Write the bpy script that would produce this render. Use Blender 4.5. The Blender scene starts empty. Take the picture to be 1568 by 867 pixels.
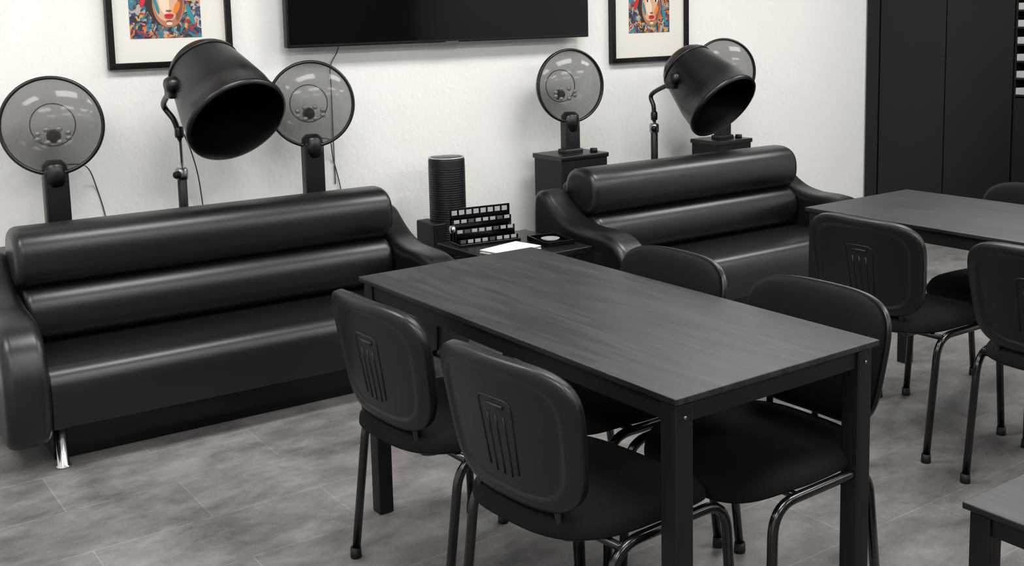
import bpy, math, random, bmesh
from mathutils import Vector, Matrix
random.seed(4)
sc=bpy.context.scene
COL=bpy.context.collection
# ---------------------------------------------------------------- materials
def new_mat(name):
    m=bpy.data.materials.new(name); m.use_nodes=True
    nt=m.node_tree; b=nt.nodes['Principled BSDF']; return m,nt,b
def N(nt,t,**kw):
    n=nt.nodes.new(t)
    for k,v in kw.items(): setattr(n,k,v)
    return n
def simple(name,col,rough=.5,metal=0,bump=0,bscale=200,spec=.5,var=0,vscale=6,coat=0,rvar=0):
    m,nt,b=new_mat(name)
    b.inputs['Base Color'].default_value=(*col,1); b.inputs['Roughness'].default_value=rough
    b.inputs['Metallic'].default_value=metal; b.inputs['Specular IOR Level'].default_value=spec
    if coat: b.inputs['Coat Weight'].default_value=coat; b.inputs['Coat Roughness'].default_value=.15
    tc=N(nt,'ShaderNodeTexCoord')
    if bump:
        no=N(nt,'ShaderNodeTexNoise'); no.inputs['Scale'].default_value=bscale; no.inputs['Detail'].default_value=2
        bp=N(nt,'ShaderNodeBump'); bp.inputs['Strength'].default_value=bump; bp.inputs['Distance'].default_value=.002
        nt.links.new(tc.outputs['Object'],no.inputs['Vector']); nt.links.new(no.outputs['Fac'],bp.inputs['Height'])
        nt.links.new(bp.outputs['Normal'],b.inputs['Normal'])
    if var or rvar:
        no=N(nt,'ShaderNodeTexNoise'); no.inputs['Scale'].default_value=vscale; no.inputs['Detail'].default_value=5
        nt.links.new(tc.outputs['Object'],no.inputs['Vector'])
        if var:
            r=N(nt,'ShaderNodeValToRGB'); r.color_ramp.elements[0].position=.3; r.color_ramp.elements[1].position=.7
            r.color_ramp.elements[0].color=(*[c*(1-var) for c in col],1); r.color_ramp.elements[1].color=(*[c*(1+var) for c in col],1)
            nt.links.new(no.outputs['Fac'],r.inputs['Fac']); nt.links.new(r.outputs['Color'],b.inputs['Base Color'])
        if rvar:
            mr=N(nt,'ShaderNodeMapRange'); mr.inputs['To Min'].default_value=rough-rvar; mr.inputs['To Max'].default_value=rough+rvar
            nt.links.new(no.outputs['Fac'],mr.inputs['Value']); nt.links.new(mr.outputs['Result'],b.inputs['Roughness'])
    return m
M={}
M['leather']=simple('black_leather',(.0035,.0038,.0042),.345,bump=.08,bscale=420,spec=.55)
M['plastic']=simple('black_plastic',(.004,.0042,.0045),.36,bump=.08,bscale=500,spec=.42)
M['fabric']=simple('black_fabric',(.005,.005,.0055),.85,bump=.6,bscale=900,spec=.14,var=.25,vscale=300)
M['steel']=simple('black_painted_steel',(.002,.002,.0023),.20,spec=.6)
M['matte']=simple('matte_black',(.0045,.0045,.005),.5,bump=.08,bscale=300,spec=.32)
M['satin']=simple('satin_black',(.0035,.0035,.004),.33,bump=.03,bscale=400,spec=.5)
M['gloss']=simple('gloss_black',(.0012,.0012,.0012),.14,spec=.3)
M['inner']=simple('inner_dark',(.001,.001,.001),.4,spec=.2)
M['chrome']=simple('chrome',(.62,.62,.63),.16,1)
M['greychrome']=simple('grey_metal',(.35,.35,.36),.3,1)
M['paper']=simple('white_paper',(.72,.72,.71),.6,bump=.1,bscale=80)
M['card']=simple('grey_card',(.33,.33,.33),.5)
M['mat']=simple('mat_board',(.74,.72,.67),.7)
M['frame']=simple('black_frame',(.002,.002,.002),.35,spec=.3)
M['screen']=simple('tv_screen',(.0010,.0012,.002),.07,spec=.2)
M['wardrobe']=simple('wardrobe_black',(.004,.0045,.0045),.38,bump=.06,bscale=60,spec=.3)
M['grey']=simple('grey_plastic',(.06,.06,.06),.45)
M['silver']=simple('silver_plastic',(.5,.5,.5),.35,.5)
M['ceil']=simple('ceiling_paint',(.8,.8,.79),.8)
M['darkwall']=simple('reflection_dark_wall',(.16,.16,.16),.7,bump=.2,bscale=60)  # dark tone invented for the unseen front wall, to deepen reflections on black surfaces
def table_mat():
    m,nt,b=new_mat('black_stained_wood')
    tc=N(nt,'ShaderNodeTexCoord'); mp=N(nt,'ShaderNodeMapping'); mp.inputs['Scale'].default_value=(16,1.2,10)
    no=N(nt,'ShaderNodeTexNoise'); no.inputs['Scale'].default_value=2.5; no.inputs['Detail'].default_value=8; no.inputs['Distortion'].default_value=1.1
    r=N(nt,'ShaderNodeValToRGB'); r.color_ramp.elements[0].position=.40; r.color_ramp.elements[1].position=.64
    r.color_ramp.elements[0].color=(.0045,.0048,.005,1); r.color_ramp.elements[1].color=(.021,.0218,.0225,1)
    bp=N(nt,'ShaderNodeBump'); bp.inputs['Strength'].default_value=.4; bp.inputs['Distance'].default_value=.001
    nt.links.new(tc.outputs['Object'],mp.inputs['Vector']); nt.links.new(mp.outputs[0],no.inputs['Vector'])
    nt.links.new(no.outputs['Fac'],r.inputs['Fac']); nt.links.new(r.outputs['Color'],b.inputs['Base Color'])
    nt.links.new(no.outputs['Fac'],bp.inputs['Height']); nt.links.new(bp.outputs['Normal'],b.inputs['Normal'])
    b.inputs['Roughness'].default_value=.42; b.inputs['Specular IOR Level'].default_value=.48
    return m
M['table']=table_mat()
def wall_mat():
    m,nt,b=new_mat('white_plaster')
    tc=N(nt,'ShaderNodeTexCoord')
    no=N(nt,'ShaderNodeTexNoise'); no.inputs['Scale'].default_value=32; no.inputs['Detail'].default_value=6; no.inputs['Roughness'].default_value=.6
    n2=N(nt,'ShaderNodeTexNoise'); n2.inputs['Scale'].default_value=1.2; n2.inputs['Detail'].default_value=3
    r=N(nt,'ShaderNodeValToRGB'); r.color_ramp.elements[0].color=(.82,.81,.785,1); r.color_ramp.elements[1].color=(.87,.87,.855,1)
    bp=N(nt,'ShaderNodeBump'); bp.inputs['Strength'].default_value=.6; bp.inputs['Distance'].default_value=.008
    nt.links.new(tc.outputs['Object'],no.inputs['Vector']); nt.links.new(tc.outputs['Object'],n2.inputs['Vector'])
    nt.links.new(n2.outputs['Fac'],r.inputs['Fac']); nt.links.new(r.outputs['Color'],b.inputs['Base Color'])
    nt.links.new(no.outputs['Fac'],bp.inputs['Height']); nt.links.new(bp.outputs['Normal'],b.inputs['Normal'])
    b.inputs['Roughness'].default_value=.85
    return m
M['wall']=wall_mat()
def floor_mat():
    m,nt,b=new_mat('grey_slate_vinyl')
    tc=N(nt,'ShaderNodeTexCoord')
    br=N(nt,'ShaderNodeTexBrick'); br.offset=.5
    br.inputs['Scale'].default_value=1; br.inputs['Mortar Size'].default_value=.0018; br.inputs['Mortar Smooth'].default_value=.3
    br.inputs['Brick Width'].default_value=.74; br.inputs['Row Height'].default_value=.33
    br.inputs['Color1'].default_value=(.86,.86,.86,1); br.inputs['Color2'].default_value=(1.1,1.1,1.1,1); br.inputs['Mortar'].default_value=(1.55,1.53,1.5,1)
    n1=N(nt,'ShaderNodeTexNoise'); n1.inputs['Scale'].default_value=3.8; n1.inputs['Detail'].default_value=12; n1.inputs['Roughness'].default_value=.72; n1.inputs['Distortion'].default_value=.1
    mp=N(nt,'ShaderNodeMapping'); mp.inputs['Scale'].default_value=(.8,1.2,1)
    r=N(nt,'ShaderNodeValToRGB')
    r.color_ramp.elements[0].position=.35; r.color_ramp.elements[0].color=(.078,.072,.070,1)
    r.color_ramp.elements[1].position=.70; r.color_ramp.elements[1].color=(.27,.257,.252,1)
    e=r.color_ramp.elements.new(.50); e.color=(.158,.148,.145,1)
    mx=N(nt,'ShaderNodeMixRGB',blend_type='MULTIPLY'); mx.inputs['Fac'].default_value=1
    L=nt.links.new
    L(tc.outputs['Object'],br.inputs['Vector']); L(tc.outputs['Object'],mp.inputs['Vector']); L(mp.outputs[0],n1.inputs['Vector'])
    L(n1.outputs['Fac'],r.inputs['Fac']); L(r.outputs['Color'],mx.inputs[1]); L(br.outputs['Color'],mx.inputs[2]); L(mx.outputs[0],b.inputs['Base Color'])
    n2=N(nt,'ShaderNodeTexNoise'); n2.inputs['Scale'].default_value=30; n2.inputs['Detail'].default_value=6
    L(tc.outputs['Object'],n2.inputs['Vector'])
    bp=N(nt,'ShaderNodeBump'); bp.inputs['Strength'].default_value=.2; bp.inputs['Distance'].default_value=.002
    L(n2.outputs['Fac'],bp.inputs['Height']); L(bp.outputs['Normal'],b.inputs['Normal'])
    b.inputs['Roughness'].default_value=.45; b.inputs['Specular IOR Level'].default_value=.35
    return m
M['floor']=floor_mat()
def smoke_mat():
    m,nt,b=new_mat('smoked_acrylic')
    b.inputs['Base Color'].default_value=(.05,.045,.04,1); b.inputs['Roughness'].default_value=.12
    b.inputs['Alpha'].default_value=.46
    return m
M['smoke']=smoke_mat()
def emit(name,s,col=(1,1,1)):
    m,nt,b=new_mat(name); b.inputs['Emission Color'].default_value=(*col,1); b.inputs['Emission Strength'].default_value=s
    b.inputs['Base Color'].default_value=(.8,.8,.8,1); return m
M['led']=emit('led_diffuser',18.3,(1,.985,.96))
def art_mat(seed):
    m,nt,b=new_mat('pop_art_print')
    tc=N(nt,'ShaderNodeTexCoord'); mp=N(nt,'ShaderNodeMapping'); mp.inputs['Location'].default_value=(seed,seed*.3,0)
    no=N(nt,'ShaderNodeTexNoise'); no.inputs['Scale'].default_value=16; no.inputs['Detail'].default_value=6
    ad=N(nt,'ShaderNodeVectorMath',operation='MULTIPLY_ADD'); ad.inputs[1].default_value=(.16,.16,.16)
    v=N(nt,'ShaderNodeTexVoronoi'); v.inputs['Scale'].default_value=50
    r=N(nt,'ShaderNodeValToRGB'); r.color_ramp.interpolation='CONSTANT'
    cols=[(.6,.14,.03),(.02,.02,.03),(.03,.18,.26),(.55,.3,.1),(.3,.03,.03),(.02,.05,.16),(.4,.36,.32),(.05,.13,.16),(.02,.015,.02),(.05,.04,.06)]
    els=r.color_ramp.elements
    els[0].position=0; els[0].color=(*cols[0],1); els[1].position=.1; els[1].color=(*cols[1],1)
    for i in range(2,10): e=els.new(i/10); e.color=(*cols[i],1)
    sp=N(nt,'ShaderNodeSeparateColor')
    L=nt.links.new
    L(tc.outputs['Object'],mp.inputs['Vector']); L(mp.outputs[0],no.inputs['Vector']); L(no.outputs['Color'],ad.inputs[0]); L(mp.outputs[0],ad.inputs[2])
    L(ad.outputs[0],v.inputs['Vector']); L(v.outputs['Color'],sp.inputs[0]); L(sp.outputs[0],r.inputs['Fac']); L(r.outputs['Color'],b.inputs['Base Color'])
    b.inputs['Roughness'].default_value=.5
    return m
for k,c in {'skin':(.42,.17,.09),'skin2':(.66,.38,.25),'light':(.8,.62,.48),'shade':(.24,.07,.04),'lips':(.55,.012,.02),'hair':(.02,.01,.01),'orange':(.7,.2,.02),'teal':(.02,.22,.27),'eyew':(.85,.8,.75)}.items():
    M[k]=simple('print_'+k,c,.5)
# ---------------------------------------------------------------- mesh helpers
def root(name,loc,rz=0):
    e=bpy.data.objects.new(name,None); COL.objects.link(e); e.location=loc; e.rotation_euler=(0,0,rz); e.empty_display_size=.1
    return e
def mk(name,vs,fs,mat,parent=None,smooth=True,bevel=0,seg=3,sub=0,loc=None,rot=None,ang=35):
    me=bpy.data.meshes.new(name); me.from_pydata([tuple(v) for v in vs],[],fs)
    bm=bmesh.new(); bm.from_mesh(me); bmesh.ops.remove_doubles(bm,verts=bm.verts,dist=1e-6); bmesh.ops.recalc_face_normals(bm,faces=bm.faces); bm.to_mesh(me); bm.free()
    me.materials.append(mat)
    ob=bpy.data.objects.new(name,me); COL.objects.link(ob)
    if parent: ob.parent=parent
    if loc: ob.location=loc
    if rot: ob.rotation_euler=rot
    if smooth: me.polygons.foreach_set('use_smooth',[True]*len(me.polygons))
    if bevel:
        b=ob.modifiers.new('bevel','BEVEL'); b.width=bevel; b.segments=seg; b.limit_method='ANGLE'; b.angle_limit=math.radians(ang)
        b.harden_normals=False
        w=ob.modifiers.new('wn','WEIGHTED_NORMAL')
    if sub:
        s=ob.modifiers.new('sub','SUBSURF'); s.levels=sub; s.render_levels=sub
    return ob
def box(name,parent,mat,x,y,z,bevel=.003,seg=2,**k):
    vs=[(a,b,c) for a in x for b in y for c in z]
    fs=[(0,1,3,2),(4,6,7,5),(0,4,5,1),(2,3,7,6),(0,2,6,4),(1,5,7,3)]
    return mk(name,vs,fs,mat,parent,smooth=bool(bevel),bevel=bevel,seg=seg,**k)
def crom(pts,n=6,closed=False):
    P=[Vector(p) for p in pts]; out=[]; L=len(P)
    rng=range(L if closed else L-1)
    for i in rng:
        if closed: p0,p1,p2,p3=P[i-1],P[i],P[(i+1)%L],P[(i+2)%L]
        else: p0=P[max(i-1,0)];p1=P[i];p2=P[i+1];p3=P[min(i+2,L-1)]
        for k in range(n):
            t=k/n
            out.append(.5*((2*p1)+(p2-p0)*t+(2*p0-5*p1+4*p2-p3)*t*t+(3*p1-p0-3*p2+p3)*t**3))
    if not closed: out.append(P[-1])
    return out
def fillet(pts,rad,n=6):
    P=[Vector(p) for p in pts]; out=[P[0]]
    for i in range(1,len(P)-1):
        a=(P[i-1]-P[i]); b=(P[i+1]-P[i]); r=min(rad,a.length*.49,b.length*.49)
        s=P[i]+a.normalized()*r; e=P[i]+b.normalized()*r
        for k in range(n+1):
            t=k/n; out.append(s*(1-t)**2+P[i]*2*t*(1-t)+e*t*t)
    out.append(P[-1]); return out
def tube(name,parent,mat,pts,r,seg=12,closed=False,flat=1.0,**k):
    P=[Vector(p) for p in pts]; n=len(P); vs=[];fs=[]
    up=None
    for i in range(n):
        if closed: t=(P[(i+1)%n]-P[i-1])
        else: t=P[min(i+1,n-1)]-P[max(i-1,0)]
        t.normalize()
        if up is None:
            up=Vector((0,0,1)) if abs(t.z)<.9 else Vector((1,0,0))
        up=(up-t*up.dot(t)); up.normalize(); s=t.cross(up)
        rr=r[i] if isinstance(r,(list,tuple)) else r
        for j in range(seg):
            a=2*math.pi*j/seg; vs.append(P[i]+up*math.cos(a)*rr+s*math.sin(a)*rr*flat)
    for i in range(n if closed else n-1):
        for j in range(seg):
            a=i*seg+j;b=i*seg+(j+1)%seg;c=((i+1)%n)*seg+(j+1)%seg;d=((i+1)%n)*seg+j
            fs.append((a,b,c,d))
    if not closed:
        fs.append(tuple(range(seg-1,-1,-1))); fs.append(tuple(range((n-1)*seg,n*seg)))
    return mk(name,vs,fs,mat,parent,**k)
def lathe(name,parent,mat,prof,seg=48,loc=(0,0,0),axis=None,close=False,nocap=False,**k):
    R=Matrix.Identity(3)
    if axis is not None: R=Vector((0,0,1)).rotation_difference(Vector(axis)).to_matrix()
    L=Vector(loc); vs=[];fs=[];rings=[]
    for (r,z) in prof:
        if r<1e-5: rings.append([len(vs)]); vs.append(R@Vector((0,0,z))+L)
        else:
            rings.append(list(range(len(vs),len(vs)+seg)))
            for j in range(seg):
                a=2*math.pi*j/seg; vs.append(R@Vector((r*math.cos(a),r*math.sin(a),z))+L)
    pr=list(zip(rings[:-1],rings[1:]))
    if close: pr.append((rings[-1],rings[0]))
    for A,B in pr:
        for j in range(seg):
            j2=(j+1)%seg
            if len(A)==1 and len(B)==1: continue
            if len(A)==1: fs.append((A[0],B[j],B[j2]))
            elif len(B)==1: fs.append((A[j],A[j2],B[0]))
            else: fs.append((A[j],A[j2],B[j2],B[j]))
    if not close and not nocap:
        if len(rings[0])>1: fs.append(tuple(reversed(rings[0])))
        if len(rings[-1])>1: fs.append(tuple(rings[-1]))
    return mk(name,vs,fs,mat,parent,**k)
def prism(name,parent,mat,prof,x0,x1,bevel=.02,seg=4,**k):
    n=len(prof)
    vs=[(x0,p[0],p[1]) for p in prof]+[(x1,p[0],p[1]) for p in prof]
    fs=[tuple(range(n)),tuple(range(2*n-1,n-1,-1))]+[(i,(i+1)%n,n+(i+1)%n,n+i) for i in range(n)]
    return mk(name,vs,fs,mat,parent,bevel=bevel,seg=seg,**k)
def pad(name,parent,mat,a,b,n,top,bot,mapf,R=12,A=64,**k):
    vs=[];fs=[]
    def P(rho,th):
        c,s=math.cos(th),math.sin(th); e=2/n
        return a*rho*math.copysign(abs(c)**e,c), b*rho*math.copysign(abs(s)**e,s)
    rhos=[math.sin(math.pi/2*i/R) for i in range(1,R+1)]
    for side,fn in ((0,top),(1,bot)):
        base=len(vs); vs.append(mapf(0,0,fn(0)))
        for rho in rhos:
            for j in range(A):
                p,q=P(rho,2*math.pi*j/A); vs.append(mapf(p,q,fn(rho)))
        for j in range(A): fs.append((base,base+1+j,base+1+(j+1)%A))
        for i in range(R-1):
            for j in range(A):
                o=base+1+i*A; fs.append((o+j,o+A+j,o+A+(j+1)%A,o+(j+1)%A))
    o1=1+(R-1)*A; o2=(1+R*A)+1+(R-1)*A
    for j in range(A): fs.append((o1+j,o1+(j+1)%A,o2+(j+1)%A,o2+j))
    return mk(name,vs,fs,mat,parent,**k)
def ellipsoid(name,parent,mat,c,r,**k):
    prof=[(math.sin(math.pi*i/16),-math.cos(math.pi*i/16)) for i in range(17)]
    ob=lathe(name,parent,mat,prof,seg=32,**k)
    for v in ob.data.vertices: v.co=Vector((v.co.x*r[0]+c[0],v.co.y*r[1]+c[1],v.co.z*r[2]+c[2]))
    return ob
# ---------------------------------------------------------------- room
XL,XR,YF,YB,ZC=-1.9,7.32,-2.6,5.1,2.85
box('floor',None,M['floor'],(XL-.1,XR+.1),(YF-.1,YB+.1),(-.1,0),0)
box('ceiling',None,M['ceil'],(XL-.1,XR+.1),(YF-.1,YB+.1),(ZC,ZC+.1),0)
box('wall_back',None,M['wall'],(XL-.1,XR+.1),(YB,YB+.1),(0,ZC),0)
box('wall_front',None,M['darkwall'],(XL-.1,XR+.1),(YF-.1,YF),(0,ZC),0)  # unseen wall behind the camera, darkened so leather and screen reflect less
box('wall_left',None,M['wall'],(XL-.1,XL),(YF,YB),(0,ZC),0)
box('wall_right',None,M['wall'],(XR,XR+.1),(YF,YB),(0,ZC),0)
box('baseboard_back',None,M['paper'],(XL,6.68),(YB-.012,YB),(0,.06),.003)
box('baseboard_left',None,M['paper'],(XL,XL+.012),(YF,YB-.015),(0,.06),.003)
for ix in range(4):
    for iy in range(3):
        x=-.6+ix*2.2; y=-1.2+iy*2.35
        r=root('ceiling_light',(x,y,ZC))
        box('housing',r,M['paper'],(-.62,.62),(-.32,.32),(-.03,0),.004)
        box('diffuser',r,M['led'],(-.59,.59),(-.29,.29),(-.036,-.028),0)
# ---------------------------------------------------------------- tables
def table(name,x0,x1,y0,y1,h,leg=.05,ap=.045,inset=.012):
    cx,cy=(x0+x1)/2,(y0+y1)/2; w,d=(x1-x0)/2,(y1-y0)/2
    r=root(name,(cx,cy,0))
    box('top',r,M['table'],(-w,w),(-d,d),(h-.016,h),.003)
    box('groove',r,M['matte'],(-w+.014,w-.014),(-d+.014,d-.014),(h-.022,h-.015),0)
    i=inset; zt=h-.021
    n=1
    for sx in (-1,1):
        for sy in (-1,1):
            xa=sx*(w-i); ya=sy*(d-i)
            box('leg_%d'%n,r,M['matte'],sorted((xa,xa-sx*leg)),sorted((ya,ya-sy*leg)),(0,zt),.004)
            lathe('bolt_%d'%n,r,M['greychrome'],[(0,0),(.004,0),(.004,.002),(0,.002)],seg=12,loc=(xa-sx*leg/2,ya+sy*.0005,zt-.03),axis=(0,sy,0)); n+=1
    j=i+.008
    for s in (-1,1):
        ya=s*(d-j); box('apron_long_%d'%(s+1),r,M['matte'],(-w+i+leg,w-i-leg),sorted((ya,ya-s*.02)),(zt-ap,zt),.002)
        xa=s*(w-j); box('apron_side_%d'%(s+1),r,M['matte'],sorted((xa,xa-s*.02)),(-d+i+leg,d-i-leg),(zt-ap,zt),.002)
    return r
table('dining_table',1.525,2.195,1.615,3.04,.765)
table('dining_table',3.48,4.15,1.45,2.93,.765)
table('coffee_table',2.17,2.84,.62,1.37,.45)
# ---------------------------------------------------------------- chairs
def chair(x,y,deg):
    r=root('conference_chair',(x,y,0),math.radians(deg))
    def smap(p,q,t):
        f=1+.05*(p/.21)
        z=.445+t
        if p>.10: z-=2.0*(p-.10)**2
        z+=.10*(q)**2*1.0 if t>.01 else 0
        return (p+.038,q*f,z)
    pad('seat',r,M['fabric'],.248,.237,3.1,lambda s:.045*(1-s**7)**.5+.004,lambda s:0,smap)
    pad('seat_pan',r,M['plastic'],.243,.232,3.1,lambda s:.0,lambda s:-.018*(1-s**6)**.5,smap)
    tl=math.radians(10); zc=.662; xc=-.222; a=.228; b=.174
    def bmap(p,q,t):
        pp=p*(1+.07*q/b)
        off=.035*(pp/a)**2
        x0=xc-math.sin(tl)*q+off+t*math.cos(tl)
        return (x0,pp,zc+math.cos(tl)*q+t*math.sin(tl))
    pad('back_cushion',r,M['fabric'],a*.97,b*.97,4.0,lambda s:.018+.034*(1-s**7)**.5,lambda s:.008,bmap)
    def shell_b(s):
        base=-.010*(1-s**10)**.5-.002
        if s<.84: base+=.007*min(1,(.84-s)/.04)
        return base
    pad('back_shell',r,M['plastic'],a,b,4.0,lambda s:.016,shell_b,bmap,R=30,A=112)
    ti=-.0045
    path=fillet([Vector((-.05,-.10,0)),Vector((-.055,.075,0)),Vector((.055,.075,0)),Vector((.05,-.10,0))],.022)
    tube('rib_frame',r,M['plastic'],[bmap(v.x,v.y,ti) for v in path],.0030,seg=8)
    for k,px in enumerate((-.027,0,.027)):
        tube('rib_%d'%k,r,M['plastic'],[bmap(px,qq,ti) for qq in (-.11,-.05,0,.035)],.0030,seg=8)
    tube('handle_lip',r,M['plastic'],[bmap(px,.058,ti) for px in (-.03,-.01,.01,.03)],.0050,seg=8)
    for k,s in enumerate((-1,1)):
        pts=fillet([(.265,s*.262,.012),(.245,s*.250,.432),(-.11,s*.238,.432),(-.165,s*.238,.012)],.075,8)
        tube('leg_frame_%d'%(k+1),r,M['steel'],pts,.0125,seg=14)
        for j,(fx,fy) in enumerate(((.265,s*.2625),(-.165,s*.2385))):
            lathe('foot_%d_%d'%(k,j),r,M['matte'],[(0,0),(.016,0),(.017,.004),(.0155,.03),(.0,.03)],seg=16,loc=(fx,fy,0))
        up=crom([(-.02,s*.13,.425),(-.12,s*.132,.425),(-.162,s*.134,.445),(-.174,s*.134,.50),(-.188,s*.134,.58)],6)
        tube('back_support_%d'%(k+1),r,M['steel'],up,.010,seg=10)
    for k,xx in enumerate((.15,-.09)):
        tube('crossbar_%d'%(k+1),r,M['steel'],[(xx,-.24,.428),(xx,.24,.428)],.010,seg=10)
    return r
chair(1.52,1.955,5)
chair(1.525,2.55,2)
chair(2.09,1.885,180)
chair(2.075,2.43,178)
chair(3.39,2.42,1)
chair(3.36,1.77,2)
chair(4.02,2.37,180)
# ---------------------------------------------------------------- sofas
def sofa(x,y,deg,W,aw=.135):
    r=root('waiting_sofa',(x,y,0),math.radians(deg)); h=W/2
    prism('seat',r,M['leather'],[(0,.155),(-.006,.20),(-.008,.26),(-.004,.31),(.008,.343),(.03,.363),(.06,.373),(.12,.376),(.25,.372),(.52,.36),(.52,.155)],-h,h,bevel=.008,ang=50)
    prism('back_panel',r,M['leather'],[(.52,.13),(.56,.70),(.66,.73),(.70,.70),(.70,.13)],-h+.01,h-.01,bevel=.02)
    def roll(name,cy,cz,ry,rz,ex=2.4,hh=h):
        vs=[];fs=[];A=48; R=.035
        xs=[]
        for i in range(7):
            t=i/6*math.pi/2; xs.append((-hh+R-R*math.cos(t), 1-(1-math.sin(t))*.30))
        full=xs+[(-hh+R+(2*hh-2*R)*k/8,1) for k in range(1,8)]+[(-a,f) for a,f in reversed(xs)]
        for (xx,f) in full:
            for j in range(A):
                th=2*math.pi*j/A; c,s=math.cos(th),math.sin(th); e=2/ex
                vs.append((xx,cy+ry*f*math.copysign(abs(c)**e,c),cz+rz*f*math.copysign(abs(s)**e,s)))
        n=len(full)
        for i in range(n-1):
            for j in range(A): fs.append((i*A+j,i*A+(j+1)%A,(i+1)*A+(j+1)%A,(i+1)*A+j))
        fs.append(tuple(range(A))); fs.append(tuple(range((n-1)*A,n*A)))
        mk(name,vs,fs,M['leather'],r)
    roll('lower_back_roll',.47,.470,.105,.110,2.3)
    roll('upper_back_roll',.515,.685,.13,.118,2.5,h+.018)
    prof=crom([(.69,.10,0),(.715,.35,0),(.715,.60,0),(.69,.68,0),(.62,.685,0),(.54,.63,0),(.44,.575,0),(.32,.55,0),(.19,.548,0),(.08,.53,0),(.0,.475,0),(-.045,.38,0),(-.055,.27,0),(-.04,.17,0),(0,.115,0),(.08,.10,0),(.35,.10,0)],5,True)
    for k,s in enumerate((-1,1)):
        x0,x1=sorted((s*h,s*(h+aw)))
        prism('arm_%d'%(k+1),r,M['leather'],[(v.x,v.y) for v in prof],x0,x1,bevel=.04,seg=6,ang=60)
    n=1
    for sx in (-1,1):
        for yy in (.05,.62):
            lathe('leg_%d'%n,r,M['chrome'],[(0,0),(.026,0),(.026,.006),(.02,.010),(.02,.16),(0,.16)],seg=24,loc=(sx*(h-.035),yy,0)); n+=1
    box('plinth',r,M['gloss'],(-h+.02,h-.02),(.13,.60),(0,.16),.004)
    return r
sofa(1.56,3.95,-1.8,1.545,.15)
sofa(4.055,3.70,-1.5,1.40,.165)
# ---------------------------------------------------------------- box hood dryers
def hood_dryer(x,y,zc,boxtop,face,bw=.44,yy=(-.19,.19)):
    r=root('hood_hair_dryer',(x,y,0)); y0,y1=yy
    box('cabinet',r,M['matte'],(-bw/2,bw/2),(y0,y1),(.03,boxtop),.008)
    box('cabinet_lid',r,M['satin'],(-bw/2-.008,bw/2+.008),(y0-.005,y1+.005),(boxtop-.02,boxtop+.006),.005)
    box('cabinet_foot',r,M['matte'],(-bw/2+.03,bw/2-.03),(y0+.03,y1-.03),(0,.035),.002)
    lathe('dial',r,M['matte'],[(0,0),(.022,0),(.02,.022),(0,.022)],seg=20,loc=(bw/2-.05,y0+.06,boxtop+.005))
    f=Vector(face).normalized(); s=Vector((-f.y,f.x,0)).normalized()
    box('column',r,M['satin'],(-.05,.05),(-.02,.04),(boxtop,zc-.18),.01)
    box('column_cap',r,M['satin'],(-.062,.062),(-.03,.05),(boxtop,boxtop+.03),.008)
    lathe('swivel_joint',r,M['satin'],[(0,-.06),(.035,-.06),(.05,-.03),(.05,.03),(.03,.05),(0,.05)],seg=24,loc=(0,.01,zc-.195))
    c=Vector((0,0,zc)); R=.2
    lathe('hood_rim',r,M['satin'],[(R-.008,-.012),(R+.006,-.012),(R+.008,0),(R+.004,.010),(R-.006,.010)],loc=c,axis=f,close=True,seg=64)
    prof=[(R*math.cos(t),-.17*math.sin(t)) for t in [math.pi/2*i/12 for i in range(12)]]+[(0,-.17)]
    lathe('smoked_dome',r,M['smoke'],prof,loc=c,axis=f,seg=64,nocap=True)
    lathe('visor',r,M['smoke'],[(R-.008,.0),(R*.8,.028),(R*.5,.05),(R*.2,.06),(0,.062)],loc=c,axis=f,seg=64,nocap=True)
    lathe('inner_ring',r,M['grey'],[(.088,-.13),(.093,-.13),(.093,-.126),(.088,-.126)],loc=c,axis=f,close=True,seg=40)
    lathe('motor',r,M['matte'],[(0,-.10),(.016,-.102),(.026,-.12),(.030,-.15),(0,-.16)],loc=c+Vector((0,0,-.05)),axis=f,seg=32)
    for k in range(8):
        a=2*math.pi*k/8+.4
        p=c+s*math.cos(a)*.065+Vector((0,0,math.sin(a)*.03-.045))+f*-.07
        ellipsoid('reflection_bulb_%d'%k,r,M['silver'],p,(.014,.010,.012))  # silver beads standing in for bulb-like reflections inside the hood
    cb=crom([(.06,.03,zc-.17),(.16,.15,zc-.2),(.22,YB-y-.012,zc-.3),(.26,YB-y-.012,zc-.5),(.27,YB-y-.01,.35)],8)
    tube('power_cable',r,M['grey'],cb,.0028,seg=6)
    return r
hood_dryer(1.05,4.84,1.15,.62,(-.25,-1,.05),.40,(-.04,.24))
hood_dryer(2.22,4.84,1.165,.62,(-.35,-1,.05),.40,(-.04,.24))
hood_dryer(3.785,4.84,1.165,.785,(-.20,-1,.05),.32,(-.12,.14))
hood_dryer(4.985,4.84,1.185,.765,(-.5,-1,.05),.28,(-.10,.14))
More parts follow.
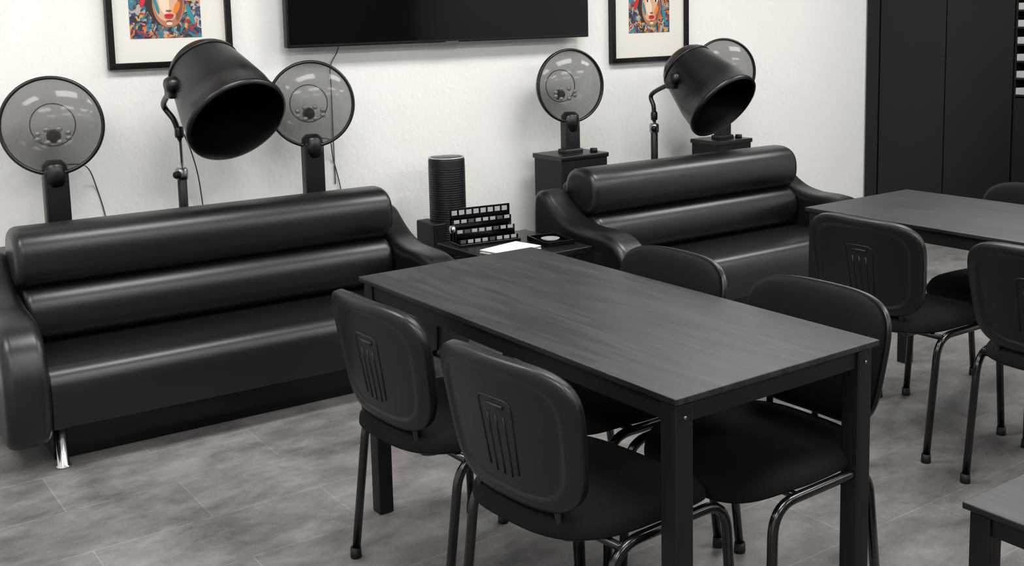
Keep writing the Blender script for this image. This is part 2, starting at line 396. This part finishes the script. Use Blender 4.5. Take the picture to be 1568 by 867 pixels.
# ---------------------------------------------------------------- floor standing bonnet dryers
def bonnet(opening,axis,pole,k=1.04):
    r=root('bonnet_hair_dryer_stand',(pole[0],pole[1],0))
    o=Vector(opening)-Vector((pole[0],pole[1],0)); d=-Vector(axis).normalized()
    out=[(.203,0),(.214,.004),(.216,.02),(.212,.028),(.205,.034),(.198,.12),(.178,.22),(.158,.31),(.150,.345),(.140,.375),(.118,.40),(.08,.415),(0,.42)]
    inn=[(0,.34),(.11,.335),(.13,.30),(.165,.18),(.19,.06),(.198,.01),(.2035,0)]
    sc_=lambda P:[(a*k,b*k) for a,b in P]
    lathe('bonnet_shell',r,M['satin'],sc_(out),loc=o,axis=d,seg=72,nocap=True)
    lathe('bonnet_inner',r,M['inner'],sc_(inn),loc=o,axis=d,seg=72,nocap=True)
    lathe('bonnet_band',r,M['satin'],sc_([(.150,.335),(.157,.338),(.154,.352),(.147,.35)]),loc=o,axis=d,close=True,seg=64)
    lathe('diffuser_ring',r,M['grey'],[(.085,.27),(.10,.27),(.10,.285),(.085,.285)],loc=o,axis=d,close=True,seg=48)
    side=Vector((-1,-.1,0)); side=(side-d*side.dot(d)).normalized()
    pv=o+d*.27+side*.168
    lathe('pivot_knob',r,M['satin'],[(0,-.01),(.032,-.01),(.036,0),(.036,.03),(.028,.045),(0,.045)],loc=pv,axis=side,seg=28)
    box('pivot_block',r,M['satin'],(pv.x-.035,pv.x+.01),(pv.y-.01,pv.y+.06),(pv.z-.06,pv.z+.0),.008)
    top=d.cross(Vector((1,0,0))).normalized()
    if top.z<0: top=-top
    for q in range(4):
        p=o+d*(.39+.006*q)+top*(.125-.03*q)
        tube('vent_slot_%d'%q,r,M['grey'],[p-Vector((.035,0,0)),p+Vector((.035,0,0))],.003,seg=6)
    e=pv+side*.005
    arm=crom([e+Vector((-.01,.03,-.03)),Vector((e.x*.75,.02,e.z-.10)),Vector((e.x*.25,.005,e.z-.17)),Vector((0,0,e.z-.24))],8)
    tube('swing_arm',r,M['satin'],arm,.013,seg=14)
    zt=e.z-.22
    lathe('pole',r,M['chrome'],[(0,.1),(.0115,.1),(.0115,zt),(0,zt)],seg=20)
    lathe('pole_collar_top',r,M['satin'],[(0,zt-.03),(.018,zt-.03),(.02,zt-.02),(.02,zt+.01),(.016,zt+.02),(0,zt+.02)],seg=20)
    lathe('pole_sleeve',r,M['satin'],[(0,.08),(.021,.08),(.021,.86),(.017,.868),(0,.868)],seg=20)
    lathe('pole_clamp',r,M['greychrome'],[(0,.86),(.026,.862),(.028,.88),(.028,.905),(.022,.915),(0,.915)],seg=20)
    lathe('clamp_knob',r,M['matte'],[(0,0),(.007,0),(.007,.03),(.016,.034),(.016,.055),(0,.058)],seg=16,loc=(0,0,.888),axis=(-.7,-.7,0))
    lathe('hub',r,M['satin'],[(0,.05),(.035,.05),(.035,.10),(.025,.12),(0,.12)],seg=24)
    for q in range(5):
        a=2*math.pi*q/5+.31; c,s=math.cos(a),math.sin(a); R_=.13
        tube('base_leg_%d'%q,r,M['satin'],[(c*.02,s*.02,.085),(c*.08,s*.08,.072),(c*R_,s*R_,.055)],[.014,.012,.010],seg=10)
        lathe('caster_%d'%q,r,M['matte'],[(0,-.012),(.02,-.012),(.023,0),(.02,.012),(0,.012)],seg=20,loc=(c*R_,s*R_,.0235),axis=(-s,c,0))
        lathe('caster_stem_%d'%q,r,M['greychrome'],[(0,.025),(.005,.025),(.005,.06),(0,.06)],seg=10,loc=(c*R_,s*R_,0))
    tube('power_cable',r,M['grey'],crom([(.02,.02,zt),(.08,.08,zt-.12),(.14,.17,zt-.30),(.15,.18,.5),(.05,.1,.08)],8),.003,seg=6)
bonnet((1.725,4.5,1.138),(.102,-.783,-.614),(1.60,4.90))
bonnet((4.56,4.42,1.015),(.06,-.765,-.606),(4.37,4.80))
# ---------------------------------------------------------------- tv
r=root('wall_tv',(3.11,5.0,1.428))
box('housing',r,M['frame'],(-.93,.93),(-.012,.035),(0,1.06),.006)
box('screen',r,M['screen'],(-.92,.92),(-.0135,-.011),(.016,1.05),0)
box('rear_housing',r,M['matte'],(-.7,.7),(.03,.06),(.12,.9),.01)
box('wall_bracket',r,M['matte'],(-.25,.25),(.055,.1),(.3,.8),.004)
box('brand_strip',r,M['grey'],(-.04,.04),(-.014,-.010),(-.006,.006),.001)
tube('power_cable',r,M['grey'],crom([(-.60,.05,.13),(-.62,.085,-.02),(-.66,.092,-.10),(-.66,.094,-.22),(-.66,.094,-.7)],8),.0028,seg=6)
# ---------------------------------------------------------------- framed pictures
def disc(name,parent,mat,cx,cz,rx,rz,y,n=40,ex=2.0,rot=0):
    vs=[(cx,y,cz)]; e=2/ex
    for j in range(n):
        a=2*math.pi*j/n; c,s=math.cos(a),math.sin(a)
        px=rx*math.copysign(abs(c)**e,c); pz=rz*math.copysign(abs(s)**e,s)
        vs.append((cx+px*math.cos(rot)-pz*math.sin(rot),y,cz+px*math.sin(rot)+pz*math.cos(rot)))
    fs=[(0,1+j,1+(j+1)%n) for j in range(n)]
    return mk(name,vs,fs,mat,parent,smooth=False)
def picture(x0,x1,z0,h,seed,al,ar,ab,lips,s):
    w=(x1-x0)/2; r=root('framed_pop_art_portrait',((x0+x1)/2,YB-.03,z0))
    fw=.028
    box('frame_bottom',r,M['frame'],(-w,w),(-.01,.028),(0,fw),.002)
    box('frame_top',r,M['frame'],(-w,w),(-.01,.028),(h-fw,h),.002)
    box('frame_left',r,M['frame'],(-w,-w+fw),(-.01,.028),(fw,h-fw),.002)
    box('frame_right',r,M['frame'],(w-fw,w),(-.01,.028),(fw,h-fw),.002)
    box('mat_board',r,M['mat'],(-w+fw,w-fw),(.01,.025),(fw,h-fw),0)
    a0,a1=-w+al,w-ar; z1,z2=ab,h-.12
    box('art_print',r,art_mat(seed),(a0,a1),(.008,.0105),(z1,z2),0)
    cx=(a0+a1)/2+.015; cz=lips+.057*s
    y=.0075
    L=[('hair',-.02,.02,.09,.13,.3),('teal',.10,-.05,.012,.05,.3),('lips',-.11,.03,.012,.05,-.3),
       ('skin',0,.0,.074,.108,0),('skin2',-.008,0.008,.058,.09,0),('light',-.02,.0,.022,.05,.2),
       ('shade',.05,-.02,.014,.06,-.2),('orange',.038,-.02,.012,.03,-.4),('teal',-.055,-.01,.008,.04,.25),('shade',0,-.080,.014,.004,0),('shade',.0,-.034,.014,.005,0),('light',-.002,-.005,.006,.026,0),('light',0,-.092,.014,.007,0),
       ('eyew',-.032,.035,.016,.007,0),('eyew',.032,.035,.016,.007,0),('hair',-.032,.035,.007,.007,0),('hair',.032,.035,.007,.007,0),
       ('hair',-.034,.055,.022,.004,.1),('hair',.034,.055,.022,.004,-.1),('lips',-.009,-.053,.013,.006,.15),('lips',.009,-.053,.013,.006,-.15),('lips',0,-.061,.019,.008,0),('hair',0,-.0565,.019,.0012,0)]
    for i,(m,dx,dz,rx,rz,ro) in enumerate(L):
        disc('print_%s_%d'%(m,i),r,M[m],cx+dx*s,cz+dz*s,rx*s,rz*s,y-.0002*i,ex=2.1,rot=ro)
picture(1.36,1.935,1.36,.78,1.3,.105,.142,.135,.235,1.0)
picture(4.28,4.905,1.262,.80,4.7,.145,.150,.175,.27,1.05)
# ---------------------------------------------------------------- speaker
r=root('tower_speaker',(2.95,4.82,0))
box('base',r,M['satin'],(-.13,.11),(-.13,.13),(0,.03),.006)
lathe('cabinet',r,M['matte'],[(0,.03),(.088,.03),(.094,.04),(.094,.83),(.090,.845),(0,.845)],seg=48)
lathe('top_ring',r,M['silver'],[(.084,.842),(.093,.842),(.093,.848),(.084,.848)],close=True,seg=48)
lathe('top_cap',r,M['satin'],[(.083,.843),(.06,.849),(0,.85)],seg=48)
box('side_housing',r,M['matte'],(-.135,-.06),(-.08,.10),(.0,.52),.008)
for k in range(60):
    lathe('grille_ring_%d'%k,r,M['plastic'],[(.0935,.08+k*.012),(.0955,.082+k*.012),(.0955,.085+k*.012),(.0935,.087+k*.012)],close=True,seg=40)
# ---------------------------------------------------------------- side table and stuff
r=root('side_table',(2.90,4.2,0))
box('top',r,M['satin'],(-.24,.28),(-.28,.26),(.46,.49),.004)
box('shelf',r,M['satin'],(-.19,.22),(-.24,.22),(.18,.20),.003)
n=1
for sx in (-.19,.215):
    for sy in (-.25,.23):
        box('leg_%d'%n,r,M['satin'],(sx-.02,sx+.02),(sy-.02,sy+.02),(0,.46),.003); n+=1
r=root('card_display_rack',(2.85,4.29,.49),math.radians(-8))
box('base',r,M['gloss'],(-.16,.16),(-.02,.10),(0,.012),.003)
for k in range(3):
    y=.0+k*.035; z=.03+k*.042
    box('tier_%d'%k,r,M['gloss'],(-.155,.155),(y,y+.006),(.0,z),.001)
    for j in range(8):
        x=-.15+j*.038
        box('card_%d_%d'%(k,j),r,M['card'] if (j*3+k)%4 else M['grey'],(x,x+.027),(y-.004,y-.001),(z-.016,z),0)
box('back_plate',r,M['gloss'],(-.16,.16),(.095,.101),(0,.165),.001)
for j in range(8):
    x=-.15+j*.038
    box('card_top_%d'%j,r,M['card'],(x,x+.027),(.090,.094),(.134,.156),0)
lathe('side_knob',r,M['chrome'],[(0,-.01),(.018,-.01),(.02,0),(.018,.01),(0,.01)],seg=20,loc=(-.175,.03,.08),axis=(1,0,0))
r=root('magazine_stack',(2.85,4.09,.49),math.radians(12))
for k in range(4):
    a=random.uniform(-.02,.02)
    box('sheet_%d'%k,r,M['paper'],(-.14+a,.10+a),(-.08+a,.08+a),(k*.005,k*.005+.004),.001)
r=root('serving_tray',(3.085,4.12,.49),math.radians(-10))
box('base',r,M['gloss'],(-.075,.075),(-.10,.10),(0,.008),.002)
for k,(a,b) in enumerate((((-.075,.075),(-.10,-.092)),((-.075,.075),(.092,.10)),((-.075,-.067),(-.10,.10)),((.067,.075),(-.10,.10)))):
    box('rim_%d'%k,r,M['gloss'],a,b,(0,.022),.001)
lathe('dish',r,M['silver'],[(0,.008),(.03,.009),(.045,.02),(.043,.02),(.028,.012),(0,.012)],seg=32)
# ---------------------------------------------------------------- wardrobe
r=root('tall_wardrobe',(6.70,4.5,0))
box('carcass',r,M['wardrobe'],(.02,.60),(-.535,.585),(0,2.6),.002)
for k,(a,b) in enumerate(((-.533,-.052),(-.046,.475))):
    box('door_panel_%d'%k,r,M['wardrobe'],(0,.02),(a,b),(.06,2.55),.003)
box('filler_panel',r,M['wardrobe'],(-.005,.02),(.482,.585),(0,2.6),.002)
r=root('product_display_shelf',(6.70,3.545,0))
box('side_0',r,M['wardrobe'],(0.01,.4),(.405,.415),(0,2.4),.001)
box('side_1',r,M['wardrobe'],(0,.4),(-.42,-.405),(0,2.4),.002)
box('back',r,M['wardrobe'],(.38,.4),(-.4,.4),(0,2.4),0)
box('lower_cupboard',r,M['wardrobe'],(0,.38),(-.4,.4),(0,.96),.003)
for k in range(13):
    z=.97+k*.108
    box('shelf_%d'%k,r,M['wardrobe'],(.0,.38),(-.405,.405),(z,z+.012),.001)
    if k<12:
        for j in range(6):
            y=-.40+j*.134
            box('white_box_%d_%d'%(k,j),r,M['card'],(.005,.16),(y+.005,y+.13),(z+.012,z+.055),.002)
# ---------------------------------------------------------------- camera
S=1568.0; F=1690.; PY=243.; PX=784.; H=1.56
th=math.atan(219/1690.); ph=math.atan(0.0235); yaw=math.radians(34.9)
fw=Vector((math.sin(yaw)*math.cos(th),math.cos(yaw)*math.cos(th),-math.sin(th)))
r0=Vector((math.cos(yaw),-math.sin(yaw),0)); u0=r0.cross(fw)
rr=r0*math.cos(ph)-u0*math.sin(ph); uu=u0*math.cos(ph)+r0*math.sin(ph)
cam=bpy.data.cameras.new('camera'); co=bpy.data.objects.new('camera',cam); COL.objects.link(co)
m=Matrix((rr,uu,-fw)).transposed().to_4x4(); m.translation=Vector((0,0,H)); co.matrix_world=m
cam.sensor_width=36; cam.lens=36*F/S; cam.shift_y=-(433.5-PY)/S; cam.clip_start=.05
sc.camera=co
w=bpy.data.worlds.new('world'); sc.world=w; w.use_nodes=True
w.node_tree.nodes['Background'].inputs[0].default_value=(.8,.85,.9,1); w.node_tree.nodes['Background'].inputs[1].default_value=.3
sc.view_settings.view_transform='Standard'
